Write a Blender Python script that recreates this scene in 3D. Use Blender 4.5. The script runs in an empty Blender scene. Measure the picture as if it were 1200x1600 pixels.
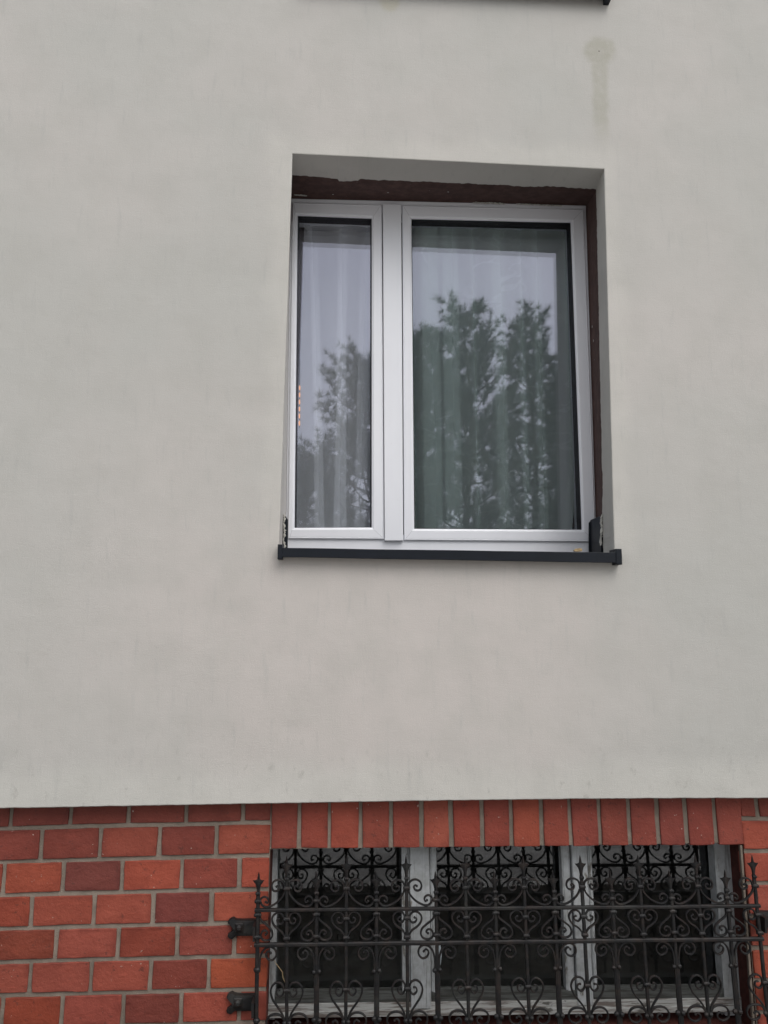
import bpy, bmesh, math, random
from math import radians, sin, cos, tan, pi
from mathutils import Vector, noise
random.seed(7)
C = bpy.context.scene
COL = C.collection

# ---------------------------------------------------------------- camera, sky, sun, exposure
F, PITCH, YAW = 1210.0, math.atan(168/1210.0), math.atan(59*0.9905/1210.0)
CAM = Vector((0.0, -3.1, 1.7))
cd = bpy.data.cameras.new('camera'); cam = bpy.data.objects.new('camera', cd); COL.objects.link(cam)
cam.location = CAM
cam.rotation_euler = (pi/2 + PITCH, 0, -YAW)
cd.sensor_fit = 'VERTICAL'; cd.sensor_height = 36.0; cd.sensor_width = 27.0
cd.lens = 36.0*F/1600.0; cd.clip_start = 0.05; cd.clip_end = 2000
C.camera = cam
C.render.resolution_x, C.render.resolution_y = 768, 1024

SUN_EL, SUN_AZ = radians(52), radians(28)     # azimuth measured from -Y (behind the camera) towards +X
w = bpy.data.worlds.new('World'); C.world = w; w.use_nodes = True
nt = w.node_tree; nt.nodes.clear()
sky = nt.nodes.new('ShaderNodeTexSky'); sky.sky_type = 'NISHITA'; sky.sun_disc = False
sky.sun_elevation = SUN_EL; sky.sun_rotation = pi - SUN_AZ
sky.air_density = 1.0; sky.dust_density = 2.5; sky.ozone_density = 1.0
hs = nt.nodes.new('ShaderNodeHueSaturation'); hs.inputs['Saturation'].default_value = 0.22
bg = nt.nodes.new('ShaderNodeBackground'); bg.inputs['Strength'].default_value = 0.13
wo = nt.nodes.new('ShaderNodeOutputWorld')
nt.links.new(sky.outputs[0], hs.inputs['Color']); nt.links.new(hs.outputs[0], bg.inputs[0]); nt.links.new(bg.outputs[0], wo.inputs[0])
sd = bpy.data.lights.new('sun', 'SUN'); sd.energy = 0.8; sd.angle = radians(50); sd.color = (1.0, 0.97, 0.93)
so = bpy.data.objects.new('sun', sd); COL.objects.link(so)
dirv = Vector((sin(SUN_AZ)*cos(SUN_EL), -cos(SUN_AZ)*cos(SUN_EL), sin(SUN_EL)))
so.rotation_euler = dirv.to_track_quat('Z', 'Y').to_euler(); so.location = (3, -8, 9)
vs = C.view_settings; vs.view_transform = 'Standard'; vs.look = 'None'; vs.gamma = 1.0; vs.exposure = 0.36
C.render.engine = 'CYCLES'
C.cycles.max_bounces = 12; C.cycles.transparent_max_bounces = 16; C.cycles.diffuse_bounces = 5; C.cycles.glossy_bounces = 4

# ---------------------------------------------------------------- survey: sight line through a photo point, met with the plane y = Y
_cp, _sp, _ch, _sh = cos(PITCH), sin(PITCH), cos(YAW), sin(YAW)
_L = Vector((_sh*_cp, _ch*_cp, _sp)); _R = Vector((_ch, -_sh, 0)); _U = Vector((-_sh*_sp, -_ch*_sp, _cp))
def P(px, py, Y):
    d = _L + _R*((px-600)/F) + _U*((800-py)/F)
    t = (Y - CAM.y)/d.y
    return CAM + d*t

# ---------------------------------------------------------------- mesh helpers
class MB:
    def __init__(s): s.v = []; s.f = []; s.m = []; s.col = []; s.ev = {}
    def add(s, vs, fs, mi=0, col=None):
        b = len(s.v); s.v += [tuple(v) for v in vs]
        for f in fs:
            s.f.append([b+i for i in f]); s.m.append(mi); s.col.append(col)
    def hexa(s, fr, bk, mi=0, col=None):     # fr, bk : 4 points each, same winding
        s.add(list(fr)+list(bk), [(0,1,2,3),(7,6,5,4),(0,4,5,1),(1,5,6,2),(2,6,7,3),(3,7,4,0)], mi, col)
    def box(s, a, b, mi=0, col=None, bev=0.0):
        x0,y0,z0 = a; x1,y1,z1 = b; q = bev
        if q <= 0:
            s.hexa([(x0,y0,z0),(x1,y0,z0),(x1,y0,z1),(x0,y0,z1)], [(x0,y1,z0),(x1,y1,z0),(x1,y1,z1),(x0,y1,z1)], mi, col); return
        L = []
        for (y, i) in ((y0, q), (y0+q, 0), (y1-q, 0), (y1, q)):
            L.append([(x0+i,y,z0+i),(x1-i,y,z0+i),(x1-i,y,z1-i),(x0+i,y,z1-i)])
        s.loops(L, mi, col, cap=True)
    def loops(s, L, mi=0, col=None, cap=False, close=True):
        n = len(L[0]); vs = [p for l in L for p in l]; fs = []
        for k in range(len(L)-1):
            for i in range(n if close else n-1):
                j = (i+1) % n
                fs.append((k*n+i, k*n+j, (k+1)*n+j, (k+1)*n+i))
        if cap:
            fs.append(tuple(range(n))); fs.append(tuple(reversed(range((len(L)-1)*n, len(L)*n))))
        s.add(vs, fs, mi, col)
    def sweep(s, pts, ht, hd, mi=0, taper=None):   # flat strip along a curve in the XZ plane (pts are Vectors)
        n = len(pts); L = []
        for i, p in enumerate(pts):
            a = pts[max(0,i-1)]; b = pts[min(n-1,i+1)]; t = (b-a); t.y = 0
            if t.length < 1e-9: t = Vector((1,0,0))
            t.normalize(); nn = Vector((-t.z, 0, t.x)); k = taper(i/(n-1)) if taper else 1.0
            o = Vector((0,hd*k,0)); e = nn*ht*k; c = 0.55
            L.append([p+e*c-o, p+e-o*c, p+e+o*c, p+e*c+o, p-e*c+o, p-e+o*c, p-e-o*c, p-e*c-o])
        s.loops(L, mi, None, cap=True)
    def tube(s, pts, rad, n=8, mi=0):
        L = []
        for i, p in enumerate(pts):
            a = pts[max(0,i-1)]; b = pts[min(len(pts)-1,i+1)]; t = (b-a).normalized()
            u = t.cross(Vector((0.13,0.97,0.21))).normalized(); v = t.cross(u)
            r = rad[i] if isinstance(rad, (list,tuple)) else rad
            L.append([p+u*r*cos(2*pi*k/n)+v*r*sin(2*pi*k/n) for k in range(n)])
        s.loops(L, mi, None, cap=True)
    def bead(s, c, rx, ry, rz, mi=0, n=8, m=5):
        L = []
        for j in range(m+1):
            a = -pi/2 + pi*j/m
            L.append([(c[0]+rx*max(cos(a),.05)*cos(2*pi*k/n), c[1]+ry*max(cos(a),.05)*sin(2*pi*k/n), c[2]+rz*sin(a)) for k in range(n)])
        s.loops(L, mi, None, cap=True)
    def build(s, name, mats, parent=None, smooth=False, recalc=True):
        me = bpy.data.meshes.new(name); me.from_pydata(s.v, [], s.f)
        if not isinstance(mats, (list,tuple)): mats = [mats]
        for m in mats: me.materials.append(m)
        for p, mi in zip(me.polygons, s.m): p.material_index = mi
        if any(c is not None for c in s.col):
            ca = me.color_attributes.new('tone', 'FLOAT_COLOR', 'CORNER')
            for p, c in zip(me.polygons, s.col):
                for li in p.loop_indices: ca.data[li].color = (*(c or (0.5,0.5,0.5)), 1)
        if s.ev:
            at = me.attributes.new('edge', 'FLOAT', 'POINT')
            for k, v in s.ev.items(): at.data[k].value = v
        if recalc:
            bm = bmesh.new(); bm.from_mesh(me); bmesh.ops.recalc_face_normals(bm, faces=bm.faces); bm.to_mesh(me); bm.free()
        if smooth:
            for p in me.polygons: p.use_smooth = True
        me.update()
        o = bpy.data.objects.new(name, me); COL.objects.link(o)
        if parent: o.parent = parent
        return o
def tag(o, label=None, cat=None, group=None, kind=None):
    if label: o['label'] = label
    if cat: o['category'] = cat
    if group: o['group'] = group
    if kind: o['kind'] = kind
    return o
def empty(name, loc=(0,0,0)):
    o = bpy.data.objects.new(name, None); COL.objects.link(o); o.location = loc; o.empty_display_size = 0.1
    return o
def crom(pts, n=5):
    out = []; q = [pts[0]] + list(pts) + [pts[-1]]
    for i in range(1, len(q)-2):
        a,b,c,d = q[i-1],q[i],q[i+1],q[i+2]
        for k in range(n):
            t = k/n; t2 = t*t; t3 = t2*t
            out.append(tuple(0.5*(2*b[j]+(c[j]-a[j])*t+(2*a[j]-5*b[j]+4*c[j]-d[j])*t2+(3*b[j]-a[j]-3*c[j]+d[j])*t3) for j in range(len(b))))
    out.append(tuple(q[-2])); return out

# ---------------------------------------------------------------- material helpers
class G:
    def __init__(s, name):
        s.m = bpy.data.materials.new(name); s.m.use_nodes = True; s.t = s.m.node_tree; s.t.nodes.clear()
        s.out = s.t.nodes.new('ShaderNodeOutputMaterial'); s.tc = s.t.nodes.new('ShaderNodeTexCoord')
        s.p = None
    def n(s, typ, ins=None, **kw):
        nd = s.t.nodes.new(typ)
        for k, v in kw.items(): setattr(nd, k, v)
        for k, v in (ins or {}).items(): s.set(nd.inputs[k], v)
        return nd
    def set(s, inp, v):
        if isinstance(v, bpy.types.NodeSocket): s.t.links.new(v, inp)
        elif isinstance(v, bpy.types.Node): s.t.links.new(v.outputs[0], inp)
        else:
            if isinstance(v, (tuple,list)) and len(v) == 3 and inp.type == 'RGBA': v = (*v, 1)
            inp.default_value = v
    def math(s, op, a, b=0.0, c=None, clamp=False):
        nd = s.t.nodes.new('ShaderNodeMath'); nd.operation = op; nd.use_clamp = clamp
        s.set(nd.inputs[0], a); s.set(nd.inputs[1], b)
        if c is not None: s.set(nd.inputs[2], c)
        return nd.outputs[0]
    def mix(s, f, a, b, mode='MIX'):
        nd = s.t.nodes.new('ShaderNodeMix'); nd.data_type = 'RGBA'; nd.blend_type = mode
        s.set(nd.inputs[0], f); s.set(nd.inputs[6], a); s.set(nd.inputs[7], b); return nd.outputs[2]
    def ss(s, v, lo, hi, a=0.0, b=1.0):
        nd = s.t.nodes.new('ShaderNodeMapRange'); nd.interpolation_type = 'SMOOTHSTEP'
        s.set(nd.inputs[0], v); nd.inputs[1].default_value = lo; nd.inputs[2].default_value = hi
        nd.inputs[3].default_value = a; nd.inputs[4].default_value = b; return nd.outputs[0]
    def noise(s, scale, detail=4, rough=0.5, vec=None, stretch=None, dist=0.0):
        v = vec or s.tc.outputs['Object']
        if stretch: v = s.n('ShaderNodeMapping', {'Vector': v, 'Scale': stretch}).outputs[0]
        return s.n('ShaderNodeTexNoise', {'Vector': v, 'Scale': scale, 'Detail': detail, 'Roughness': rough, 'Distortion': dist}).outputs[0]
    def bump(s, h, strength=0.3, dist=0.01, nrm=None):
        ins = {'Height': h, 'Strength': strength, 'Distance': dist}
        if nrm is not None: ins['Normal'] = nrm
        return s.n('ShaderNodeBump', ins).outputs[0]
    def bsdf(s, color, rough=0.7, normal=None, metal=0.0, spec=0.5, coat=0.0):
        ins = {'Base Color': color, 'Roughness': rough, 'Metallic': metal, 'Specular IOR Level': spec, 'Coat Weight': coat}
        if normal is not None: ins['Normal'] = normal
        p = s.n('ShaderNodeBsdfPrincipled', ins); s.t.links.new(p.outputs[0], s.out.inputs[0]); return p
    def xyz(s):
        nd = s.n('ShaderNodeSeparateXYZ', {'Vector': s.tc.outputs['Object']}); return nd.outputs

# ---- survey points used by several pieces
FY = 0.372
HT = [P(457,240,0), P(944,264,0), P(960,864,0), P(436,857,0)]         # stucco opening TL TR BR BL
xL = (HT[0].x+HT[3].x)/2; xR = (HT[1].x+HT[2].x)/2; zT = (HT[0].z+HT[1].z)/2; zB = (HT[2].z+HT[3].z)/2

def m_stucco():
    g = G('stucco'); X, Y, Z = g.xyz()
    big = g.noise(0.9, 3, 0.55); big2 = g.noise(1.7, 4, 0.6, stretch=(1.0,1.0,0.55))
    base = g.mix(g.ss(big, 0.30, 0.72), (0.500,0.494,0.464), (0.548,0.522,0.492))
    # pinker band under and left of the window
    cx, cz = P(560,900,0).x, P(560,1000,0).z
    dx = g.math('DIVIDE', g.math('SUBTRACT', X, cx), 1.15); dz = g.math('DIVIDE', g.math('SUBTRACT', Z, cz), 0.85)
    r = g.math('ADD', g.math('SQRT', g.math('ADD', g.math('MULTIPLY', dx, dx), g.math('MULTIPLY', dz, dz))), g.math('MULTIPLY', g.math('SUBTRACT', big2, 0.5), 1.0))
    base = g.mix(g.ss(r, 0.35, 1.15, 0.9, 0.0), base, (0.585,0.542,0.510))
    # paler mended strip round the opening
    bx = g.math('MAXIMUM', g.math('SUBTRACT', xL, X), g.math('SUBTRACT', X, xR))
    bz = g.math('MAXIMUM', g.math('SUBTRACT', zB+0.05, Z), g.math('SUBTRACT', Z, zT+0.02))
    d = g.math('ADD', g.math('MAXIMUM', bx, bz), g.math('MULTIPLY', g.math('SUBTRACT', g.noise(4.5, 3), 0.5), 0.16))
    base = g.mix(g.ss(d, 0.03, 0.11, 0.42, 0.0), base, (0.610,0.590,0.545))
    # pale band along the bottom edge
    zb = P(600,1250,0).z
    e = g.math('ADD', g.math('SUBTRACT', Z, zb), g.math('MULTIPLY', g.math('SUBTRACT', g.noise(3.0, 4, stretch=(1,1,2)), 0.5), 0.16))
    base = g.mix(g.ss(e, 0.05, 0.19, 0.6, 0.0), base, (0.615,0.605,0.560))
    # blotches and fine dirt
    bl = g.noise(5.5, 5, 0.6); base = g.mix(g.ss(bl, 0.36, 0.72, 0.0, 0.34), base, (0.455,0.445,0.41))
    st = g.noise(14, 4, 0.65, stretch=(2.4,1,0.35)); base = g.mix(g.ss(st, 0.54, 0.74, 0.0, 0.34), base, (0.42,0.42,0.40))
    sp = g.noise(55, 3, 0.6, stretch=(1.6,1,0.5)); base = g.mix(g.ss(sp, 0.68, 0.80, 0.0, 0.40), base, (0.32,0.31,0.29))
    lowd = g.math('MULTIPLY', g.ss(g.noise(26, 5, 0.7, stretch=(1,1,0.6)), 0.56, 0.70), g.ss(g.math('SUBTRACT', Z, zb), 0.02, 0.40, 0.45, 0.0))
    base = g.mix(lowd, base, (0.34,0.33,0.30))
    # round damp stain with a run below it, and the plug hole in it
    c = P(936,80,0); wob = g.math('MULTIPLY', g.math('SUBTRACT', g.noise(13, 5, 0.65), 0.5), 0.065)
    ax = g.math('SUBTRACT', X, c.x); az = g.math('SUBTRACT', Z, c.z)
    rr = g.math('ADD', g.math('SQRT', g.math('ADD', g.math('MULTIPLY', ax, ax), g.math('MULTIPLY', az, az))), wob)
    disc = g.ss(rr, 0.050, 0.088, 1.0, 0.0)
    c2 = P(941,240,0)
    run = g.math('ADD', g.math('ABSOLUTE', g.math('SUBTRACT', X, g.math('MULTIPLY_ADD', az, (c2.x-c.x)/(c2.z-c.z), c.x))), g.math('MULTIPLY', wob, 0.5))
    runm = g.math('MULTIPLY', g.ss(run, 0.020, 0.048, 1.0, 0.0), g.math('MULTIPLY', g.ss(Z, c2.z, c2.z+0.20, 0.0, 0.85), g.ss(az, -0.02, 0.0, 1.0, 0.0)))
    stn = g.math('MAXIMUM', disc, runm)
    base = g.mix(g.math('MULTIPLY', g.math('MULTIPLY', stn, 0.95), g.ss(g.noise(30,4), 0.25, 0.6, 0.55, 1.0)), base, (0.425,0.412,0.358))
    hole = g.ss(rr if False else g.math('SQRT', g.math('ADD', g.math('MULTIPLY', ax, ax), g.math('MULTIPLY', az, az))), 0.002, 0.005, 0.8, 0.0)
    base = g.mix(hole, base, (0.12,0.11,0.10))
    c3 = P(607,2,0); ux = g.math('SUBTRACT', X, c3.x); uz = g.math('SUBTRACT', Z, c3.z)
    r3 = g.math('ADD', g.math('SQRT', g.math('ADD', g.math('MULTIPLY', ux, ux), g.math('MULTIPLY', uz, uz))), wob)
    base = g.mix(g.ss(r3, 0.03, 0.06, 0.45, 0.0), base, (0.44,0.41,0.30))
    f1 = g.noise(260, 4, 0.7); f2 = g.noise(90, 3, 0.6, stretch=(0.35,1,1.6)); f3 = g.noise(90, 3, 0.6, stretch=(1.6,1,0.35)); f4 = g.noise(2.2, 3)
    h = g.math('ADD', g.math('MULTIPLY', f1, 0.8), g.math('ADD', g.math('MULTIPLY', f2, 0.28), g.math('MULTIPLY', f3, 0.30)))
    b0 = g.bump(g.math('ADD', f4, g.math('MULTIPLY', g.noise(9, 4, 0.6, stretch=(0.5,1,1)), 0.14)), 0.5, 0.022); b = g.bump(h, 0.45, 0.003, b0)
    g.bsdf(base, 0.92, b, spec=0.2); return g.m

def m_brown():
    g = G('old_brown_paint'); n = g.noise(22, 5, 0.6); s = g.noise(60, 4, 0.7)
    c = g.mix(g.ss(n, 0.35, 0.7), (0.074,0.042,0.037), (0.110,0.064,0.055))
    c = g.mix(g.ss(s, 0.70, 0.76), c, (0.45,0.43,0.40))
    g.bsdf(c, 0.8, g.bump(n, 0.4, 0.006), spec=0.3); return g.m
def m_pvc():
    g = G('white_pvc'); n = g.noise(9, 4, 0.6, stretch=(1,1,0.3)); d = g.noise(70, 3)
    c = g.mix(g.ss(n, 0.4, 0.75, 0, 0.35), (0.83,0.84,0.88), (0.76,0.77,0.81))
    c = g.mix(g.ss(d, 0.70, 0.85, 0, 0.3), c, (0.4,0.4,0.38))
    g.bsdf(c, 0.32, g.bump(n, 0.08, 0.002), spec=0.5); return g.m
def m_simple(name, col, rough=0.5, metal=0.0, var=0.15, sc=30, bump=0.2, spec=0.5):
    g = G(name); n = g.noise(sc, 4, 0.6)
    c2 = tuple(x*(1-var*2) for x in col); c = g.mix(g.ss(n, 0.35, 0.7), col, c2)
    g.bsdf(c, rough, g.bump(n, bump, 0.002), metal, spec); return g.m
def m_glass(name, tint, refl, base_r, dust=0.0, rough=0.0):
    g = G(name)
    fr = g.n('ShaderNodeFresnel', {'IOR': 1.5})
    wv = g.bump(g.noise(1.3, 2), 0.006, 0.01)
    gl = g.n('ShaderNodeBsdfGlossy', {'Color': refl, 'Roughness': rough, 'Normal': wv})
    tr = g.n('ShaderNodeBsdfTransparent', {'Color': tint})
    k = g.math('MULTIPLY_ADD', fr.outputs[0], 1.2, base_r, clamp=True)
    mx = g.n('ShaderNodeMixShader', {0: k, 1: tr.outputs[0], 2: gl.outputs[0]})
    if dust > 0:
        df = g.n('ShaderNodeBsdfDiffuse', {'Color': (0.42,0.43,0.42)})
        dn = g.noise(6, 5, 0.65); k2 = g.ss(dn, 0.40, 0.75, dust*0.3, dust)
        mx = g.n('ShaderNodeMixShader', {0: k2, 1: mx.outputs[0], 2: df.outputs[0]})
    g.t.links.new(mx.outputs[0], g.out.inputs[0]); return g.m
def m_brick():
    g = G('clinker_brick'); at = g.n('ShaderNodeAttribute', attribute_name='tone').outputs['Color']
    n = g.noise(9, 5, 0.6); f = g.noise(120, 4, 0.7); s = g.noise(75, 2, 0.5); d = g.noise(30, 4, 0.6, stretch=(0.5,1,1.5))
    c = g.mix(g.ss(n, 0.38, 0.68, 0, 0.45), at, g.mix(1.0, at, (0.66,0.58,0.58), 'MULTIPLY'))
    c = g.mix(g.ss(d, 0.50, 0.75, 0, 0.30), c, g.mix(1.0, at, (1.35,1.25,1.2), 'MULTIPLY'))
    ed = g.n('ShaderNodeAttribute', attribute_name='edge').outputs['Fac']
    c = g.mix(g.math('MULTIPLY', ed, g.ss(g.noise(13, 4, 0.6), 0.35, 0.65, 0.0, 0.6)), c, g.mix(1.0, at, (0.50,0.42,0.45), 'MULTIPLY'))
    c = g.mix(g.ss(s, 0.735, 0.775, 0, 0.75), c, (0.55,0.46,0.40))
    c = g.mix(g.ss(g.noise(48, 4, 0.7), 0.61, 0.70, 0, 0.55), c, (0.07,0.03,0.025))
    g.bsdf(c, 0.62, g.bump(g.math('ADD', f, g.math('ADD', g.math('MULTIPLY', n, 3.0), g.math('MULTIPLY', g.noise(42, 4, 0.7), 2.0))), 0.6, 0.0028), spec=0.35); return g.m
def m_mortar():
    g = G('mortar'); n = g.noise(12, 5, 0.65); f = g.noise(220, 4, 0.7)
    c = g.mix(g.ss(g.math('ADD', n, g.math('MULTIPLY', g.math('SUBTRACT', g.noise(3, 3), 0.5), 0.8)), 0.3, 0.7), (0.300,0.250,0.205), (0.205,0.172,0.140))
    g.bsdf(c, 0.95, g.bump(g.math('ADD', f, n), 0.7, 0.004), spec=0.2); return g.m
def m_iron():
    g = G('wrought_iron'); n = g.noise(28, 5, 0.65); f = g.noise(150, 4, 0.6)
    c = g.mix(g.ss(n, 0.42, 0.66), (0.013,0.013,0.014), (0.032,0.024,0.021))
    c = g.mix(g.ss(g.noise(9,3), 0.52, 0.70, 0, 0.35), c, (0.055,0.058,0.054))
    g.bsdf(c, 0.55, g.bump(f, 0.5, 0.0015), 0.25, 0.5); return g.m
def m_oldwood():
    g = G('peeling_white_wood'); gr = g.noise(30, 5, 0.6, stretch=(1.0,1,1.0)); X, Y, Z = g.xyz()
    v = g.noise(45, 5, 0.65, stretch=(2.2,1,0.12)); p = g.noise(11, 6, 0.7, stretch=(1.3,1,0.5))
    c = g.mix(g.ss(gr, 0.35, 0.7), (0.50,0.52,0.53), (0.38,0.39,0.39))
    c = g.mix(g.ss(v, 0.56, 0.66, 0, 0.55), c, (0.13,0.12,0.105))
    c = g.mix(g.ss(p, 0.60, 0.645, 0, 0.85), c, (0.17,0.155,0.13))
    g.bsdf(c, 0.75, g.bump(g.math('ADD', v, p), 0.6, 0.003), spec=0.3); return g.m
def m_railwood():
    g = G('weathered_rail_wood'); v = g.noise(45, 5, 0.65, stretch=(0.14,1,2.2)); p = g.noise(14, 6, 0.7, stretch=(0.5,1,1.6))
    c = g.mix(g.ss(v, 0.45, 0.62), (0.46,0.465,0.45), (0.18,0.155,0.14))
    c = g.mix(g.ss(p, 0.58, 0.64, 0, 0.85), c, (0.09,0.085,0.075))
    g.bsdf(c, 0.85, g.bump(g.math('ADD', v, p), 0.7, 0.003), spec=0.2); return g.m
def m_greyrail():
    g = G('bare_grey_wood'); v = g.noise(45, 5, 0.65, stretch=(0.14,1,2.2))
    c = g.mix(g.ss(v, 0.40, 0.65), (0.115,0.12,0.115), (0.055,0.055,0.05))
    g.bsdf(c, 0.9, g.bump(v, 0.7, 0.003), spec=0.2); return g.m
def m_curtain(col, op, floral):
    g = G('sheer_fabric'); lw = g.n('ShaderNodeLayerWeight', {'Blend': 0.5}).outputs['Facing']
    cs = g.math('MAXIMUM', g.math('SUBTRACT', 1.0, lw), 0.12)
    a = g.math('SUBTRACT', 1.0, g.math('POWER', 1.0-op, g.math('DIVIDE', 1.0, cs)))
    if floral:
        uv = g.tc.outputs['UV']
        vo = g.n('ShaderNodeTexVoronoi', {'Vector': uv, 'Scale': 8.5, 'Randomness': 0.8}); 
        wv = g.noise(9, 1, 0.5, vec=uv)
        blob = g.ss(g.math('ADD', vo.outputs['Distance'], g.math('MULTIPLY', g.math('SUBTRACT', g.noise(40,1,vec=uv), 0.5), 0.35)), 0.15, 0.19, 1.0, 0.0)
        vine = g.ss(g.math('ABSOLUTE', g.math('SUBTRACT', g.noise(6.0, 1.5, 0.5, vec=uv, dist=1.4), 0.5)), 0.008, 0.020, 1.0, 0.0)
        fl = g.math('MAXIMUM', blob, vine)
        a = g.math('ADD', a, g.math('MULTIPLY', g.math('MULTIPLY', fl, g.ss(g.noise(1.7, 2, vec=uv), 0.42, 0.58)), 0.075), clamp=True)
    df = g.n('ShaderNodeBsdfDiffuse', {'Color': col}); tl = g.n('ShaderNodeBsdfTranslucent', {'Color': col})
    m1 = g.n('ShaderNodeMixShader', {0: 0.22, 1: df.outputs[0], 2: tl.outputs[0]})
    tr = g.n('ShaderNodeBsdfTransparent')
    m2 = g.n('ShaderNodeMixShader', {0: a, 1: tr.outputs[0], 2: m1.outputs[0]})
    g.t.links.new(m2.outputs[0], g.out.inputs[0]); return g.m
def m_ground():
    g = G('paving_ground'); n = g.noise(2.0, 5, 0.6); f = g.noise(60, 4, 0.7)
    c = g.mix(g.ss(n, 0.40, 0.60), (0.52,0.51,0.49), (0.32,0.31,0.30))
    g.bsdf(c, 0.9, g.bump(f, 0.4, 0.004), spec=0.3); return g.m

M = dict(stucco=m_stucco(), brown=m_brown(), pvc=m_pvc(), brick=m_brick(), mortar=m_mortar(), iron=m_iron(),
    wood=m_oldwood(), rail=m_railwood(), grey=m_greyrail(), ground=m_ground(),
    anthracite=m_simple('anthracite_aluminium', (0.006,0.009,0.015), 0.45, 0.0, 0.12, 14, 0.08, 0.3),
    rubber=m_simple('black_gasket', (0.008,0.008,0.009), 0.6, 0, 0.1),
    darkred=m_simple('dark_red_reveal_paint', (0.10,0.034,0.028), 0.85, 0, 0.2, 25, 0.5, 0.2),
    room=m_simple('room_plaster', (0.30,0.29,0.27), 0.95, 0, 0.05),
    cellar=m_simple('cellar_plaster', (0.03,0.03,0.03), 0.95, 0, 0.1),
    seam=m_simple('weld_seam', (0.58,0.59,0.61), 0.6, 0, 0.05),
    soil=m_simple('dark_soil', (0.032,0.026,0.020), 1.0, 0, 0.3, 20, 1.0, 0.1),
    bark=m_simple('pine_bark', (0.10,0.06,0.04), 0.95, 0, 0.25, 8, 0.8, 0.1),
    needle=m_simple('pine_needles', (0.080,0.120,0.080), 0.7, 0, 0.25, 3, 0.0, 0.3),
    plaster=m_simple('loose_plaster', (0.60,0.585,0.54), 0.95, 0, 0.25, 60, 0.9, 0.1),
    leaf=m_simple('dry_leaf_tan', (0.42,0.31,0.17), 0.8, 0, 0.2, 60, 0.4, 0.2),
    paper=m_simple('pale_paper', (0.50,0.56,0.60), 0.8, 0, 0.05),
    glass=m_glass('window_glass', (0.975,0.985,0.985), (0.82,0.83,1.0), 0.075),
    oldglass=m_glass('dusty_old_glass', (0.72,0.74,0.73), (0.95,0.97,1.0), 0.065, 0.025, 0.01))
g = G('warm_bulb'); e = g.n('ShaderNodeEmission', {'Color': (1.0,0.45,0.2), 'Strength': 0.75}); g.t.links.new(e.outputs[0], g.out.inputs[0]); M['bulb'] = g.m
M['cur_r'] = m_curtain((0.84,0.93,0.89), 0.52, True); M['cur_l'] = m_curtain((0.88,0.90,0.94), 0.42, False)

# ================================================================ GROUND
mb = MB(); mb.add([(-400,-400,0),(400,-400,0),(400,400,0),(-400,400,0)], [(0,1,2,3)])
tag(mb.build('ground', M['ground']), 'grey paved yard in front of the house', kind='structure')
mb = MB(); N = 60
for i in range(N):
    x0 = -9+18*i/N; x1 = -9+18*(i+1)/N
    for j in range(6):
        y0 = 0.07-1.6*j/6; y1 = 0.07-1.6*(j+1)/6
        q = [(x,y,0.012+0.03*noise.noise(Vector((x*3,y*3,0)))+0.01) if (0 < j or y < 0.07) else (x,y,0.02) for x,y in ((x0,y0),(x1,y0),(x1,y1),(x0,y1))]
        mb.add(q, [(0,1,2,3)])
tag(mb.build('soil_bed', M['soil']), 'bare dark soil strip at the foot of the wall', kind='structure')

# ================================================================ HOUSE
house = tag(empty('house', (0,0.4,0)), 'house front with pale grey stucco above a red brick base', 'house')
house.location = (0,0,0)
BX0, BX1, ZTOP = -7.0, 7.5, 7.4

# --- stucco skin with openings (upper window opening is the same shape one storey up)
UP = Vector((P(966,4,-0.045).x - P(966,4,-0.045).x, 0, 0))
sill_r_low, sill_r_up = P(963,880,-0.045), P(948,-6,-0.045)
UP = Vector((sill_r_up.x - sill_r_low.x, 0, sill_r_up.z - sill_r_low.z))
edge_px = [(0,1262),(220,1258),(440,1254),(660,1250.3),(880,1247.5),(1040,1246.4),(1200,1246)]
bott = [P(a,b,0) for a,b in edge_px]
sl0 = (bott[1]-bott[0]); sl1 = (bott[-1]-bott[-2])
bott = [Vector((BX0,0,bott[0].z+(BX0-bott[0].x)*sl0.z/sl0.x*0.3))] + bott + [Vector((BX1,0,bott[-1].z))]
# fine, slightly uneven bottom edge
bl = []
for i in range(len(bott)-1):
    n = 40 if 0 < i < len(bott)-2 else 12
    for k in range(n):
        p = bott[i].lerp(bott[i+1], k/n); p.z += 0.0016*noise.noise(Vector((p.x*14,0,3)))+0.0010*noise.noise(Vector((p.x*60,0,3))); bl.append(p)
bl.append(bott[-1])
bm = bmesh.new()
def loop_edges(pts):
    vs = [bm.verts.new(p) for p in pts]
    return [bm.edges.new((vs[i], vs[(i+1)%len(vs)])) for i in range(len(vs))]
FRPX = [(454,310),(915.5,321),(933,868),(446,864)]
SI = [P(456.5,277,0.155), P(931.5,296,0.155), P(943.5,866,0.155), P(441,862,0.155)]
FO = [P(a,b,FY) for a,b in FRPX]
def reveal_pt(e, t, d, out=0.0):
    l = lambda Q: Q[e].lerp(Q[(e+1)%4], t)
    a, b, c = l(HT), l(SI), l(FO)
    q = a.lerp(b, d/0.155) if d <= 0.155 else b.lerp(c, (d-0.155)/(FY-0.155))
    q.y = d
    if e == 0: q.z += out
    elif e == 1: q.x += out
    elif e == 2: q.z -= out
    else: q.x -= out
    return q
def subdiv(pts, n=10, amp=0.0008):
    out = []
    for i in range(len(pts)):
        a, b = pts[i], pts[(i+1)%len(pts)]
        for k in range(n):
            q = a.lerp(b, k/n)
            if k: q = q + Vector((noise.noise(q*9)*amp, 0, noise.noise(q*9+Vector((5,5,5)))*amp))
            out.append(q)
    return out
H0 = subdiv([HT[0], HT[1], HT[2], HT[3]], 24)
ctr = sum(HT, Vector())/4
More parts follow.
